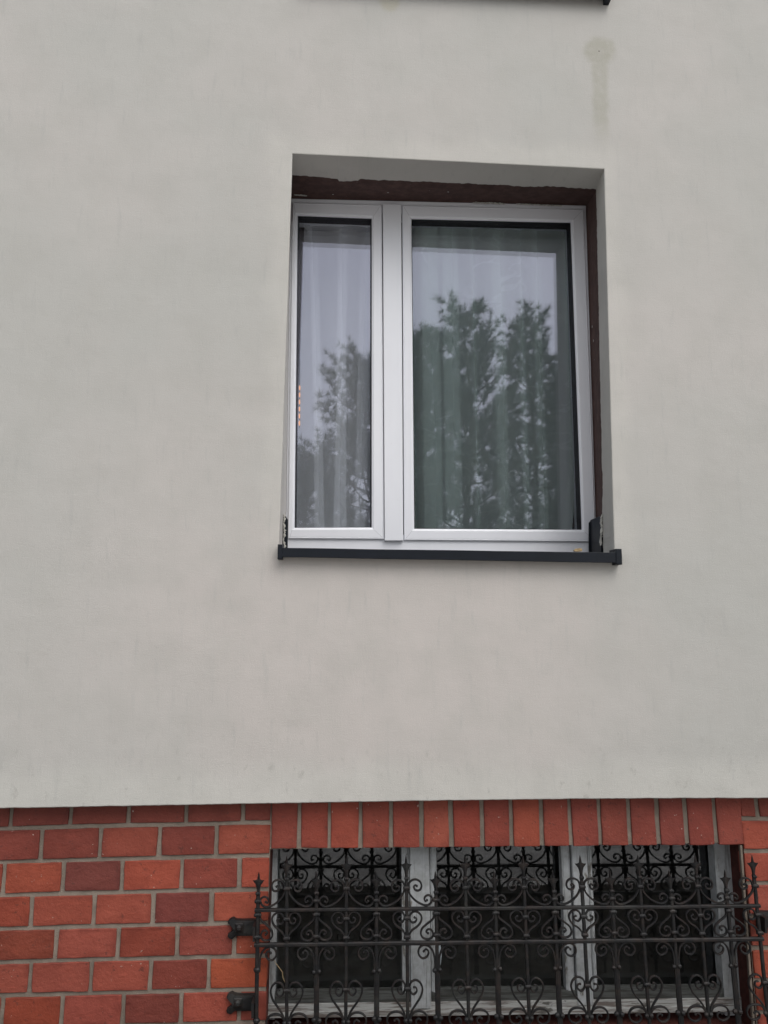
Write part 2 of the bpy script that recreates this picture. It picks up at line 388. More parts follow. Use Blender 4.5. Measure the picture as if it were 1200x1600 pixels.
def grow(pts, d, y):
    out = []
    for p in pts:
        ex = d if p.x > ctr.x else -d; ez = d if p.z > ctr.z else -d
        tx = min(abs(p.x-xL), abs(p.x-xR)); tz = min(abs(p.z-zT), abs(p.z-zB))
        q = p.copy()
        if tx < 0.03: q.x += ex
        if tz < 0.05: q.z += ez
        q.y = y; out.append(q)
    return out
Hf = grow(H0, 0.004, 0.0); Hm = grow(H0, 0.0012, 0.0012); He = grow(H0, 0.0, 0.004)
E = loop_edges(bl + [Vector((BX1,0,ZTOP)), Vector((BX0,0,ZTOP))])
E += loop_edges(Hf); E += loop_edges([p+UP for p in Hf])
bmesh.ops.triangle_fill(bm, use_beauty=True, use_dissolve=False, edges=E)
# drop triangles that fell inside the openings
def inside(c, off):
    a = c-off; return xL < a.x < xR and zB < a.z < zT
dead = [f for f in bm.faces if inside(f.calc_center_median(), Vector()) or inside(f.calc_center_median(), UP)]
bmesh.ops.delete(bm, geom=dead, context='FACES_ONLY')
for f in bm.faces:
    f.normal_update()
    if f.normal.y > 0: f.normal_flip()
me = bpy.data.meshes.new('stucco_wall'); bm.to_mesh(me); bm.free()
mb = MB()
mb.add([v.co for v in me.vertices], [tuple(p.vertices) for p in me.polygons])
# rolled edge and underside of the insulation
mb.loops([bl, [p+Vector((0,0.003,-0.003)) for p in bl], [p+Vector((0,0.09,-0.001)) for p in bl]], 0, None, close=False)
# reveals of insulation plaster, ragged inner edge
def reveal(off):
    mb.loops([[p+off for p in Hf],[p+off for p in Hm],[p+off for p in He]], 0)
    f0 = []; f1 = []; f2 = []
    for e in range(4):
        for k in range(150):
            t = k/150; p = HT[e].lerp(HT[(e+1)%4], t)
            dep = 0.155 + 0.010*noise.noise(p*9) + 0.006*noise.noise(p*30) + 0.005*noise.noise(p*90)
            if e == 0:
                dep = 0.150 + 0.010*noise.noise(Vector((p.x*7,0,1))) + 0.006*noise.noise(Vector((p.x*40,0,1))) + (0.030 if 0.15 < t < 0.22 else 0.0)*(0.7+0.3*noise.noise(p*60))
                dep += 0.004*noise.noise(Vector((p.x*110,0,4)))
                dep -= 0.012*min(1,max(0,(0.14-t)*8))
            if e == 1 and t > 0.85: dep = 0.17 + 0.02*noise.noise(p*35)
            if e == 3: dep = FY-0.001
            if e == 3 and t > 0.93: dep = FY - 0.19*min(1,(t-0.93)*40)
            f0.append(reveal_pt(e,t,0.004)+off); f1.append(reveal_pt(e,t,min(dep,FY-0.001))+off)
            q = reveal_pt(e,t,min(dep,FY-0.001)+0.001,0.006); f2.append(q+off)
    mb.loops([f0, f1, f2], 0)
reveal(Vector()); reveal(UP)
stw = mb.build('stucco_wall', M['stucco'], house, recalc=False)
tag(stw, 'smooth pale grey stucco wall with faint pink and green patches')
bpy.data.meshes.remove(me)

# --- old brown reveal behind the insulation
def brown_reveal(off, name='painted_reveal'):
    mb = MB(); L = []
    for d in (0.10, 0.20, FY-0.02, FY+0.02, FY+0.12):
        L.append([reveal_pt(e, k/30, min(d,FY), 0.0045 if d < FY else 0.0)*1.0+off+Vector((0, max(0,d-FY), 0)) + Vector((noise.noise(Vector((e*7+k*0.4,d*20,1)))*0.0012,0,noise.noise(Vector((e*7+k*0.4,d*20,9)))*0.0012)) for e in range(4) for k in range(30)])
    mb.loops(L)
    return mb.build(name, M['brown'], house, recalc=False)
brown_reveal(Vector()); brown_reveal(UP)

# --- house core: masonry behind the skin, rooms
def room(x0,x1,y0,y1,z0,z1, holes, mat, name):
    mb = MB()
    mb.add([(x0,y1,z0),(x1,y1,z0),(x1,y1,z1),(x0,y1,z1)], [(0,1,2,3)])
    mb.add([(x0,y0,z0),(x0,y1,z0),(x0,y1,z1),(x0,y0,z1)], [(0,1,2,3)])
    mb.add([(x1,y0,z0),(x1,y1,z0),(x1,y1,z1),(x1,y0,z1)], [(0,1,2,3)])
    mb.add([(x0,y0,z0),(x1,y0,z0),(x1,y1,z0),(x0,y1,z0)], [(0,1,2,3)])
    mb.add([(x0,y0,z1),(x1,y0,z1),(x1,y1,z1),(x0,y1,z1)], [(0,1,2,3)])
    hx0,hx1,hz0,hz1 = holes
    for a,b,c,d in ((x0,hx0,z0,z1),(hx1,x1,z0,z1),(hx0,hx1,z0,hz0),(hx0,hx1,hz1,z1)):
        mb.add([(a,y0,c),(b,y0,c),(b,y0,d),(a,y0,d)], [(0,1,2,3)])
    return mb.build(name, mat, house)
room(-1.9,2.9,FY+0.075,4.2,1.15,3.72,(HT[3].x-0.02,HT[2].x+0.02,zB-0.02,zT+0.02),M['room'],'room')
room(-1.9,2.9,FY+0.075,4.2,3.80,6.6,(HT[3].x-0.02+UP.x,HT[2].x+0.02+UP.x,zB-0.02+UP.z,zT+0.02+UP.z),M['room'],'room')
# outer shell of the house (sides, back, roof slab)
mb = MB()
mb.box((BX0,0.003,bott[1].z+0.4),(BX0+0.25,9,ZTOP-0.01)); mb.box((BX1-0.25,0.003,bott[-1].z+0.4),(BX1,9,ZTOP-0.01))
mb.box((BX0,9.0,0),(BX1,9.25,ZTOP-0.01)); mb.box((BX0-0.02,0.01,ZTOP),(BX1+0.02,9.3,ZTOP+0.25))
mb.build('outer_shell', M['stucco'], house)

# --- brick base
BY = 0.070
def quad(a, b, c, k, x):   # value at x of a parabola through (0,a) (420,b) (1180,c)
    L0 = (x-420)*(x-1180)/(420*1180); L1 = x*(x-1180)/(420*(420-1180)); L2 = x*(x-420)/(1180*(1180-420))
    return a*L0+b*L1+c*L2
def rowY(k, x):
    x = max(-250, min(1300, x))
    return quad(1295.2+52.2*(k-1), 1285.3+52.15*(k-1), 1279.5+50.6*(k-1), k, x)
def vsl(x): return (x-560)*1.45e-4
sr = lambda c: tuple((((v/255+0.055)/1.055)**2.4) for v in c)
def tone(c, k=1.40):
    q = sr((c[0]*0.60+127*0.40, c[1]*0.60+62*0.40, (c[2]*0.60+49*0.40)*0.98)); return tuple(v*k for v in q)
pal = [(140,68,50),(126,60,50),(100,50,44),(150,74,56),(88,46,44),(132,66,54),(112,52,40)]
rows = {
 0:([17,110.5,201,291.5,380],[(92,44,38),(88,42,38),(92,45,40),(96,46,40),(98,48,42),(100,50,44)]),  # top course: shade under the stucco overhang is mixed into these darker tones
 1:([-30,63.5,156,249,338],[(100,50,42),(105,50,44),(100,48,42),(122,60,48),(100,48,43),(136,68,53)]),
 2:([5,97.5,190,283.5,374.5],[(128,60,46),(144,70,50),(86,47,46),(146,69,52),(120,58,50),(148,70,54)]),
 3:([-45,48,146.5,238.5,330],[(120,56,46),(128,58,42),(134,66,52),(142,72,58),(92,46,46),(150,76,58)]),
 4:([-6,86.5,184,276.5,365.5],[(108,50,40),(108,52,38),(134,68,58),(112,50,38),(116,58,52),(150,74,54)]),
 5:([-49,46.5,142,234.5,325.6],[(120,60,50),(128,66,55),(132,68,58),(136,68,56),(102,48,42),(156,76,48)]),
 6:([2,95.5,192,282,373],[(118,56,44),(122,54,36),(132,66,58),(92,46,42),(146,72,60),(124,62,54)]),
 7:([-42,50,145,238,330],None), 8:([6,98,192,285,376],None), 9:([-42,50,145,238,330],None)}
ROWMAX = 9
mbk = MB()
def brick(px0, px1, top, bot, col, gx=3.4, gy=3.5):
    """px0/px1: joint centres at the brick's own mid height; top/bot: functions of x giving joint rows"""
    ym = (top(px0)+bot(px0))/2
    def cor(xc, yf, sx, sy):
        x = xc + sx*gx; y = yf(x) + sy*gy; x += vsl(xc)*(y-ym)
        return P(x + random.uniform(-.8,.8), y + random.uniform(-.7,.7), BY)
    q = [cor(px0,bot,1,-1), cor(px1,bot,-1,-1), cor(px1,top,-1,1), cor(px0,top,1,1)]
    c = sum(q, Vector())/4; dy = random.uniform(-0.0012,0.0012); ti = [random.uniform(-0.0008,0.0008) for _ in range(4)]
    # subdivide the outline a little so arrises are not dead straight
    out = []
    for i in range(4):
        a, b = q[i], q[(i+1)%4]
        n = 6 if i % 2 == 0 else 4
        for k in range(n):
            p = a.lerp(b, k/n)
            if k == 0: p = p.lerp(c, 0.012)
            else: p = p + Vector((random.uniform(-1,1)*0.0011, 0, random.uniform(-1,1)*0.0011))
            out.append(p)
    def sh(d, y): 
        r = []
        for p in out:
            v = c-p; l = max(v.length, 1e-6); r.append(Vector((p.x+v.x/l*d, y+dy, p.z+v.z/l*d)))
        return r
    mbk.loops([sh(0.0034,BY), sh(0.0012,BY+0.0011), sh(0.0,BY+0.004), sh(0.0,BY+0.05)], 0, col)
    n = len(out); b = len(mbk.v); b0 = b-4*n
    for k in range(4*n): mbk.ev[b0+k] = 1.0
    m_ = [c.lerp(p, 0.80) for p in sh(0.0034, BY)]; m2_ = [c.lerp(p, 0.45) for p in sh(0.0034, BY)]
    for q in m_ + m2_: q.y += 0.0009*noise.noise(q*14)
    mbk.loops([sh(0.0034, BY), m_, m2_], 0, col); mbk.add(m2_, [tuple(range(n))], 0, col)
    for k in range(n): mbk.ev[b+k] = 1.0; mbk.ev[b+n+k] = 0.25
EL = lambda k: 423.5 - k*1.05
def ER(k): return 1160 + (k-1)*4.2
for k in range(0, ROWMAX+1):
    js, cols = rows[k]
    top = lambda x, k=k: rowY(k, x); bot = lambda x, k=k: rowY(k+1, x)
    xs = list(js)
    while xs[0] > -1500: xs.insert(0, xs[0]-93.5)
    xe = EL(k)
    below = k >= 8
    nj = len(js)
    for i in range(len(xs)):
        a = xs[i]; b = xs[i+1] if i+1 < len(xs) else (xe+2.6 if not below else xs[i]+92)
        vis = i-(len(xs)-nj)
        if vis >= -1 and cols: col = tone(cols[vis+1])
        else: col = tone(random.choice(pal))
        brick(a, b, top, bot, col)
    if below:
        x = xs[-1]+92
        while x < 1160: brick(x, x+93, top, bot, tone(random.choice(pal))); x += 93
        xs2 = x
    else: xs2 = None
    # right of the opening
    x = (ER(k)-2.6) if not below else xs2
    first = {0:22,1:66,2:90,3:52,4:88,5:50,6:92,7:52,8:92,9:92}[k]
    if k == 0:
        brick(x, 1182, top, bot, tone((104,50,42))); x = 1182
    elif not below:
        brick(x, x+first, top, bot, tone([(0,0,0),(142,68,52),(138,66,52),(140,72,62),(120,60,48),(140,66,46),(150,76,58),(130,60,50)][k])); x += first
    while x < 2600: brick(x, x+93, top, bot, tone(random.choice(pal) if k else (100,50,42))); x += 93  # row under the stucco gets one dark tone, overhang shade included
# soldier course
sj = [424,467.5,514.6,563.5,611,658.7,705,753,798.8,846,890.5,936.8,982.7,1027.5,1071.5,1117.3,1160]
scol = [(112,54,46),(120,54,44),(138,66,52),(116,56,46),(118,55,46),(138,72,58),(124,52,42),(114,52,44),(138,66,48),(116,54,44),(112,52,46),(110,54,46),(108,52,46),(104,50,46),(112,52,46),(116,56,48)]
stop = lambda x: 1236 - 0.006*(x-424)
sbot = lambda x: 1329.5 - 0.0075*(x-424)
for i in range(len(sj)-1):
    a, b = sj[i], sj[i+1]
    brick(a - (2.6 if i == 0 else 0), b + (2.6 if i == len(sj)-2 else 0), stop, sbot, tone(scol[i], 1.46), 3.2, 3.6)
# mortar bed, with the cellar window opening
OB = [P(424,1326,BY), P(1160.5,1321,BY), P(1183,1632,BY), P(415,1640,BY)]
MY = BY+0.0065
mm = MB()
def mq(pts): mm.add(pts, [(0,1,2,3)], 1)
z0b = 0.0; zt = bott[3].z+0.15
o = 0.004
oxl0,oxr0 = OB[0].x-o, OB[1].x+o; oxl1,oxr1 = OB[3].x-o, OB[2].x+o; ozt, ozb = (OB[0].z+OB[1].z)/2+0.003, (OB[2].z+OB[3].z)/2
V3 = lambda x,z,y=MY: Vector((x,y,z))
mq([V3(BX0,z0b),V3(oxl1,z0b),V3(oxl1,ozb),V3(BX0,ozb)]); mq([V3(BX0,ozb),V3(oxl1,ozb),V3(oxl0,ozt),V3(BX0,ozt)]); mq([V3(BX0,ozt),V3(oxl0,ozt),V3(oxl0,zt),V3(BX0,zt)])
mq([V3(oxr1,z0b),V3(BX1,z0b),V3(BX1,ozb),V3(oxr1,ozb)]); mq([V3(oxr1,ozb),V3(BX1,ozb),V3(BX1,ozt),V3(oxr0,ozt)]); mq([V3(oxr0,ozt),V3(BX1,ozt),V3(BX1,zt),V3(oxr0,zt)])
mq([V3(oxl0,ozt),V3(oxr0,ozt),V3(oxr0,zt),V3(oxl0,zt)]); mq([V3(oxl1,z0b),V3(oxr1,z0b),V3(oxr1,ozb),V3(oxl1,ozb)])
for v, f, mi, cl in ((mm.v, mm.f, mm.m, mm.col),):
    b = len(mbk.v); mbk.v += v; mbk.f += [[i+b for i in q] for q in f]; mbk.m += mi; mbk.col += cl
# drop the bricks that lie behind the opening or under ground is unnecessary: rows 8+ sit below it
tag(mbk.build('brick_base', [M['brick'], M['mortar']], house, recalc=False), 'red clinker brick base with grey joints and an upright course over the cellar window')
# reveals of the cellar opening
WY = 0.19
mb = MB()
mb.add([V3(oxl0,ozt,MY-0.004),V3(oxl1,ozb,MY-0.004),V3(oxl1,ozb,0.26),V3(oxl0,ozt,0.30)], [(0,1,2,3)])
mb.add([V3(oxr0,ozt,MY-0.004),V3(oxr1,ozb,MY-0.004),V3(oxr1,ozb,0.26),V3(oxr0,ozt,0.30)], [(0,1,2,3)])
mb.add([V3(oxl0,ozt,MY+0.03),V3(oxr0,ozt,MY+0.03),V3(oxr0,ozt,0.26),V3(oxl0,ozt,0.30)], [(0,1,2,3)])
mb.add([V3(oxl1,ozb,MY),V3(oxr1,ozb,MY),V3(oxr1,ozb+0.02,0.26),V3(oxl1,ozb+0.02,0.30)], [(0,1,2,3)])
# strip of mortar on the arris at the right
mb.hexa([V3(oxr0-0.012,ozt-0.01,MY-0.002),V3(oxr0-0.004,ozt-0.01,MY-0.002),V3(oxr1-0.004,ozb,MY-0.002),V3(oxr1-0.012,ozb,MY-0.002)],
        [V3(oxr0-0.012,ozt-0.01,MY+0.012),V3(oxr0-0.004,ozt-0.01,MY+0.012),V3(oxr1-0.004,ozb,MY+0.012),V3(oxr1-0.012,ozb,MY+0.012)], 1)
mb.build('cellar_reveal', [M['darkred'], M['mortar']], house, recalc=False)
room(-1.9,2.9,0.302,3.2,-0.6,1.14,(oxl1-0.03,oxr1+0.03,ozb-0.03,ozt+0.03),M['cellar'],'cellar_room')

# ================================================================ UPPER FLOOR WINDOWS
SY = 0.360; G1, G2 = 0.396, 0.422
def pts4(px, Y): return [P(a,b,Y) for a,b in px]
def aty(L, y): return [Vector((p.x,y,p.z)) for p in L]
def inset(L, d):
    c = sum(L, Vector())/len(L); out = []
    for p in L: out.append(Vector((p.x+(d if p.x < c.x else -d), p.y, p.z+(d if p.z < c.z else -d))))
    return out
def ring(mb, prof, mi=0):
    mb.loops([aty(L, y) for L, y in prof], mi)
def make_window(off):
    sh = lambda L: [p+off for p in L]
    fr_out = sh(pts4(FRPX, FY)); fr_in = sh(pts4([(460,330),(899,338),(918,838),(455,834)], FY))
    mb = MB(); ring(mb, [(fr_out, FY+0.07),(fr_out, FY+0.002),(inset(fr_out,0.002), FY),(inset(fr_out,0.012), FY),(inset(fr_out,0.0135), FY+0.0015),(inset(fr_out,0.015), FY),(fr_in, FY),(fr_in, FY+0.09)])
    # post between the lights
    mp = sh(pts4([(598,318),(627,319),(630,845),(601,845)], FY-0.02))
    win = mb.build('window', M['pvc'], house)
    mb = MB(); ring(mb, [(mp, FY+0.08),(mp, FY-0.018),(inset(mp,0.0025), FY-0.0205)]); c = inset(mp,0.0025); mb.add(aty(c, FY-0.0205), [(0,1,2,3)])
    mb.build('mullion', M['pvc'], win)
    for outer, inner in (([(457,316.5),(596.5,320),(600,842.5),(450,841.5)], [(465,335.5),(580.8,340),(580.8,824),(460,824.5)]),
                         ([(628.5,321),(912,327),(931,846.5),(631.5,844)], [(643,340.5),(892.5,346.5),(910,827.5),(647.5,826)])):
        so_, si = sh(pts4(outer, SY)), sh(pts4(inner, SY))
        mb = MB()
        i2 = inset(si, -0.010)
        ring(mb, [(so_, FY+0.004),(so_, SY+0.003),(inset(so_,0.003), SY),(inset(so_,0.0055), SY),(inset(so_,0.007), SY+0.0012),(inset(so_,0.0085), SY),
                  (i2, SY),(inset(i2,0.002), SY+0.0015),(inset(si,-0.002), SY+0.004),(si, SY+0.007),(si, G1-0.006),(inset(si,0.002), G1-0.004),(inset(si,0.002), G1+0.08)])
        for k in range(4):   # weld seams across the corners
            a = inset(so_,0.009)[k]; b = inset(si,-0.011)[k]; t = (b-a).normalized(); nn = Vector((-t.z,0,t.x))*0.0007
            mb.hexa([a+nn+Vector((0,-0.0003,0)), b+nn+Vector((0,-0.0003,0)), b-nn+Vector((0,-0.0003,0)), a-nn+Vector((0,-0.0003,0))], [a+nn+Vector((0,0.001,0)), b+nn+Vector((0,0.001,0)), b-nn+Vector((0,0.001,0)), a-nn+Vector((0,0.001,0))], 1)
        sash = mb.build('sash', [M['pvc'], M['seam']], win)
        mb = MB(); gk = inset(si, 0.0005)
        ring(mb, [(gk, SY+0.012),(inset(gk,0.0016), SY+0.0115),(inset(gk,0.0032), G1-0.004),(inset(gk,0.0045), G1-0.002),(inset(gk,0.0048), G2+0.004)])
        # dark spacer between the panes
        mb.build('gasket', M['rubber'], win)
        for y in (G1, G2):
            gp = inset(si, 0.003); mb = MB(); mb.add(aty(gp, y), [(0,1,2,3)]); mb.build('glass_pane', M['glass'], win)
    return win
win = make_window(Vector()); tag(win, 'white plastic two-light window')
make_window(UP)

def make_sill(off):
    sh = lambda p: p+off
    FYs = -0.045
    tl, tr, br, bl_ = [sh(P(a,b,FYs)) for a,b in ((440,856),(965,863.5),(963.5,879.5),(440,870.5))]
    mb = MB()
    zl, zr = tl.z, tr.z
    rise = 0.020
    # front lip, thin folded sheet: front face, underside return, top surface running back to the frame
    prof = lambda T, B: [T+Vector((0,0.004,0.0)), T, T+Vector((0,-0.0012,-0.0015)), B+Vector((0,-0.0012,0.0015)), B, B+Vector((0,0.003,0)), B+Vector((0,0.003,0.004)), T+Vector((0,0.006,-0.004))]
    n = 24; L = []
    for i in range(n+1):
        t = i/n; T = tl.lerp(tr, t); B = bl_.lerp(br, t); wv = 0.0012*noise.noise(Vector((t*5,1,0))); L.append([p+Vector((0,0,wv)) for p in prof(T,B)])
    mb.loops(L, 0, None, cap=True)
    # top sheet
    for a, b in ((tl, tr),):
        A0 = a+Vector((0.0,0.002,-0.001)); B0 = b+Vector((0,0.002,-0.001))
        A1 = Vector((HT[3].x+off.x-0.003, 0.0, a.z+0.003)); B1 = Vector((HT[2].x+off.x+0.003, 0.0, b.z+0.003))
        A2 = Vector((A1.x, FY+0.001, a.z+rise)); B2 = Vector((B1.x, FY+0.001, b.z+rise))
        dn = Vector((0,0,-0.002))
        mb.hexa([A0,B0,B0+dn,A0+dn],[A1,B1,B1+dn,A1+dn]); mb.hexa([A1,B1,B1+dn,A1+dn],[A2,B2,B2+dn,A2+dn])
    s = mb.build('window_sill', M['anthracite'], house)
    # end caps
    for (x0,y0,x1,y1) in ((433.5,850.5,441.5,873.5),(963.0,857.5,971.5,882)):
        a = sh(P(x0,y1,FYs-0.004)); b = sh(P(x1,y0,FYs-0.004))
        mb = MB(); mb.box((a.x,FYs-0.005,a.z),(b.x,0.03,b.z+0.000), bev=0.0028)
        mb.build('end_cap', M['anthracite'], s)
    return s
tag(make_sill(Vector()), 'dark anthracite metal sill')
make_sill(UP)
# up-turned sill corner pieces against the frame, with torn plaster on them
def poly_prism(mb, px, Y, t, mi=0, off=Vector()):
    fr = [P(a,b,Y)+off for a,b in px]; bk = [p+Vector((0,t,0)) for p in fr]; mb.loops([fr,bk], mi, None, cap=True)
mb = MB(); poly_prism(mb, [(920,864),(920,817),(922.5,814),(930,809.5),(938,806.5),(944,805),(946,864)], 0.322, 0.003); poly_prism(mb, [(938,806.5),(941,805),(943,864),(939,864)], 0.18, 0.14)
mb.build('sill_upstand', M['anthracite'], house)
mb = MB(); poly_prism(mb, [(440,861),(441,804),(445.5,805),(450,812),(449.5,861)], 0.175, 0.003)
mb.build('sill_upstand', M['anthracite'], house)
def rag(px_line, Y, wid, name, seed, thick=0.004, mat=None):
    rnd = random.Random(seed); mb = MB(); pts = []
    for (a,b),(c,d) in zip(px_line[:-1], px_line[1:]):
        n = max(2, int(math.hypot(c-a,d-b)/1.6))
        for k in range(n): pts.append((a+(c-a)*k/n, b+(d-b)*k/n))
    pts.append(px_line[-1]); L = []; horiz = abs(px_line[-1][0]-px_line[0][0]) > abs(px_line[-1][1]-px_line[0][1])
    for i,(a,b) in enumerate(pts):
        e = min(i, len(pts)-1-i); w_ = wid*(0.15+rnd.random()**1.4)*(min(1, e/2+0.05)); w2 = wid*(0.2+0.5*rnd.random())*(min(1,e/2+0.05))
        c = P(a,b,Y)
        if horiz: q = [c+Vector((0,0,w_)), c+Vector((0,-thick,w_*0.5)), c+Vector((0,-thick,-w2*0.6)), c+Vector((0,0,-w2))]
        else: q = [c+Vector((w_,0,0)), c+Vector((w_*0.5,-thick,0)), c+Vector((-w2*0.6,-thick,0)), c+Vector((-w2,0,0))]
        L.append(q)
    mb.loops(L, 0, None, cap=True)
    return mb.build(name, mat or M['plaster'], house)
rag([(940.5,803),(938.5,815),(940,826),(938.5,840),(938,853)], 0.172, 0.0085, 'plaster_remnant', 3, 0.008)
rag([(444.5,803),(443.5,820),(445,832),(443,843),(445,857)], 0.170, 0.0075, 'plaster_remnant', 5, 0.004)
rag([(738,317.0),(768,317.6),(790,319)], FY-0.012, 0.0060, 'sealant_remnant', 8, 0.006, M['plaster'])
rag([(806,319),(840,320.5),(878,322)], FY-0.012, 0.0045, 'sealant_remnant', 9, 0.006, M['plaster'])
rag([(459,305),(470,305.5),(480,306.5)], FY-0.030, 0.0045, 'sealant_remnant', 10, 0.006, M['plaster'])
for k_, (a_, b_) in enumerate(((925,510),(927,532),(917,386),(929,560),(700,300),(520,304),(606,301))):
    yy = 0.30 if a_ > 900 else 0.20
    rag([(a_,b_-1.5),(a_+0.4,b_+1),(a_-0.2,b_+2.6)] if a_ > 900 else [(a_-1,b_),(a_+1.5,b_+0.3)], yy, 0.0028, 'plaster_remnant', 20+k_, 0.003)
# leaf scrap lying on the sill
mb = MB(); a = P(897,859.8,-0.036); 
pl = [(897,860.5),(899,858.2),(901,857.8),(906,857),(909.5,857.6),(909.6,861.3),(903,861.8),(899,861.4)]
fr = [P(x,y,-0.036) for x,y in pl]; mb.loops([fr,[p+Vector((0,0.006,0.002)) for p in fr],[p+Vector((0,0.016,0.000)) for p in fr]], 0, None, cap=True)
tag(mb.build('leaf_scrap', M['leaf']), 'small tan scrap of dry leaf on the dark sill near its right end', 'leaf')

# ================================================================ CURTAINS
def curtain(name, x0, x1, z0, z1, y, folds, mat, lean, gather, seed):
    rnd = random.Random(seed); nx, nz = 640, 60; vs = []; fs = []; uvs = []
    W = x1-x0; o1 = rnd.random()*9
    for j in range(nz+1):
        v = j/nz
        for i in range(nx+1):
            u = i/nx
            uu = u + lean*(1-v)*(0.06*noise.noise(Vector((u*2.1+o1,0,seed))))
            ph = 2*pi*folds*(uu + 0.55/folds*noise.noise(Vector((uu*folds*0.55+o1, v*0.25, 2))))
            A = W/folds/(2*pi)*(2.6+2.4*noise.noise(Vector((uu*folds*0.8, v*0.6, 5+seed))))
            g_ = gather(u, v)
            vs.append((x0+W*u + A*sin(ph) + g_, y - 0.021*cos(ph)*(1+0.5*noise.noise(Vector((u*9,v,seed)))) + 0.006*noise.noise(Vector((u*9,v*3,seed))), z0+(z1-z0)*v)); uvs.append((u*W*1.6, v*(z1-z0)))
    for j in range(nz):
        for i in range(nx):
            a = j*(nx+1)+i; fs.append((a,a+1,a+nx+2,a+nx+1))
    me = bpy.data.meshes.new(name); me.from_pydata(vs, [], fs); me.materials.append(mat)
    ul = me.uv_layers.new(name='UVMap')
    for l in me.loops: ul.data[l.index].uv = uvs[l.vertex_index]
    for p in me.polygons: p.use_smooth = True
    o = bpy.data.objects.new(name, me); COL.objects.link(o); return o
CY = 0.462
cxl = P(640,600,CY).x; cxr = P(906,600,CY).x; cz0 = P(700,850,CY).z-0.12; cz1 = P(700,330,CY).z+0.10
tag(curtain('sheer_curtain', cxl-0.05, cxr-0.01, cz0, cz1, CY, 8, M['cur_r'], 0.5, lambda u,v: (-0.10*max(0,(0.30-v)/0.30)**1.6*(max(0,(u-0.80)/0.20))), 4),
    'grey-green flower patterned sheer curtain in even folds behind the wide right pane', 'curtain')
lx0 = P(468,600,CY).x; lx1 = P(612,600,CY).x
tag(curtain('sheer_curtain', lx0-0.015, lx1, cz0, cz1, CY+0.006, 3.2, M['cur_l'], 3.0, lambda u,v: 0.07*(1-v)*(0.5-u), 9),
    'pale sheer curtain with slanting folds behind the narrow left pane', 'curtain')
# string of warm lights in the gap beside the left curtain
sl = tag(empty('string_lights', P(468,610,CY-0.06)), 'string of small warm orange lights at the left edge of the narrow pane', 'string lights')
def under(o, par): o.parent = par; o.matrix_parent_inverse = par.matrix_world.inverted()
bpy.context.view_layer.update()
mb = MB(); mb.tube([P(468.3,560,CY-0.06), P(468.0,600,CY-0.06), P(467.6,668,CY-0.06)], 0.0012, 5); c = mb.build('cable', M['rubber']); under(c, sl)
for i, yy in enumerate((606,617,628,639,650,661)):
    mb = MB(); q = P(468.2-0.1*i, yy, CY-0.062); mb.bead(q, 0.0036, 0.0036, 0.0125); c = mb.build('bulb', M['bulb'], smooth=True); under(c, sl)

# ================================================================ CELLAR WINDOW
def vx(x, y, y0=1420): return x + (x-570)*1.25e-4*(y-y0)
def bpx(mb, x0, x1, y0, y1, Y, t, mi=0, bev=0.002, sl=-0.009):
    """board whose face is the quad x0..x1, y0..y1 of the survey, on plane Y, t deep"""
    def c(x, y): return P(vx(x,y), y+sl*(x-600), Y)
    nseg = 10; 
    fr = [c(x0,y1), c(x1,y1), c(x1,y0), c(x0,y0)]
    mb.loops([aty(inset(fr, bev), Y), aty(fr, Y+bev), aty(fr, Y+t)], mi, None, cap=True)
mb = MB()
bpx(mb, 418, 431.5, 1300, 1592, WY, 0.06); bpx(mb, 1122, 1150, 1300, 1592, WY, 0.06)
bpx(mb, 418, 1150, 1290, 1317, WY+0.004, 0.05)
cw = mb.build('cellar_window', M['wood'], house)
mb = MB(); bpx(mb, 641, 672, 1300, 1577, WY-0.016, 0.07); bpx(mb, 664.5, 666, 1300, 1577, WY-0.0175, 0.004); mb.build('mullion', M['wood'], cw)
mb = MB(); bpx(mb, 897, 921, 1300, 1574, WY-0.016, 0.07); mb.build('mullion', M['wood'], cw)
for a, b in ((628,640.2),(672.8,683),(880,893.5),(921.6,928)):
    mb = MB(); bpx(mb, a, b, 1300, 1562, WY, 0.04); bpx(mb, a+2.5, b-2.5, 1300, 1560, WY-0.003, 0.004); mb.build('sash_stile', M['wood'], cw)
for a, b in ((431.8,640.2),(672.8,896.2),(921.6,1121.7)):
    mb = MB(); bpx(mb, a, b, 1551, 1566, WY-0.004, 0.045, sl=-0.012); mb.build('sash_rail', M['grey'], cw)
mb = MB(); bpx(mb, 418, 1148, 1567, 1578.5, WY-0.010, 0.07, sl=-0.014); bpx(mb, 418, 1148, 1579, 1589, WY-0.018, 0.07, sl=-0.014); mb.build('bottom_rail', M['rail'], cw)
for a, b in ((431,630),(682,882),(926,1124)):
    mb = MB(); q = [P(vx(x,y), y, 0.262) for x,y in ((a,1560),(b,1560),(b,1302),(a,1302))]; mb.add(q, [(0,1,2,3)]); mb.build('glass_pane', M['oldglass'], cw)
mb = MB(); poly_prism(mb, [(685.5,1478),(688.5,1477),(690.2,1492),(688.8,1505),(687.2,1513),(685.8,1500)], WY+0.02, 0.002); mb.build('paper_strip', M['paper'], cw)

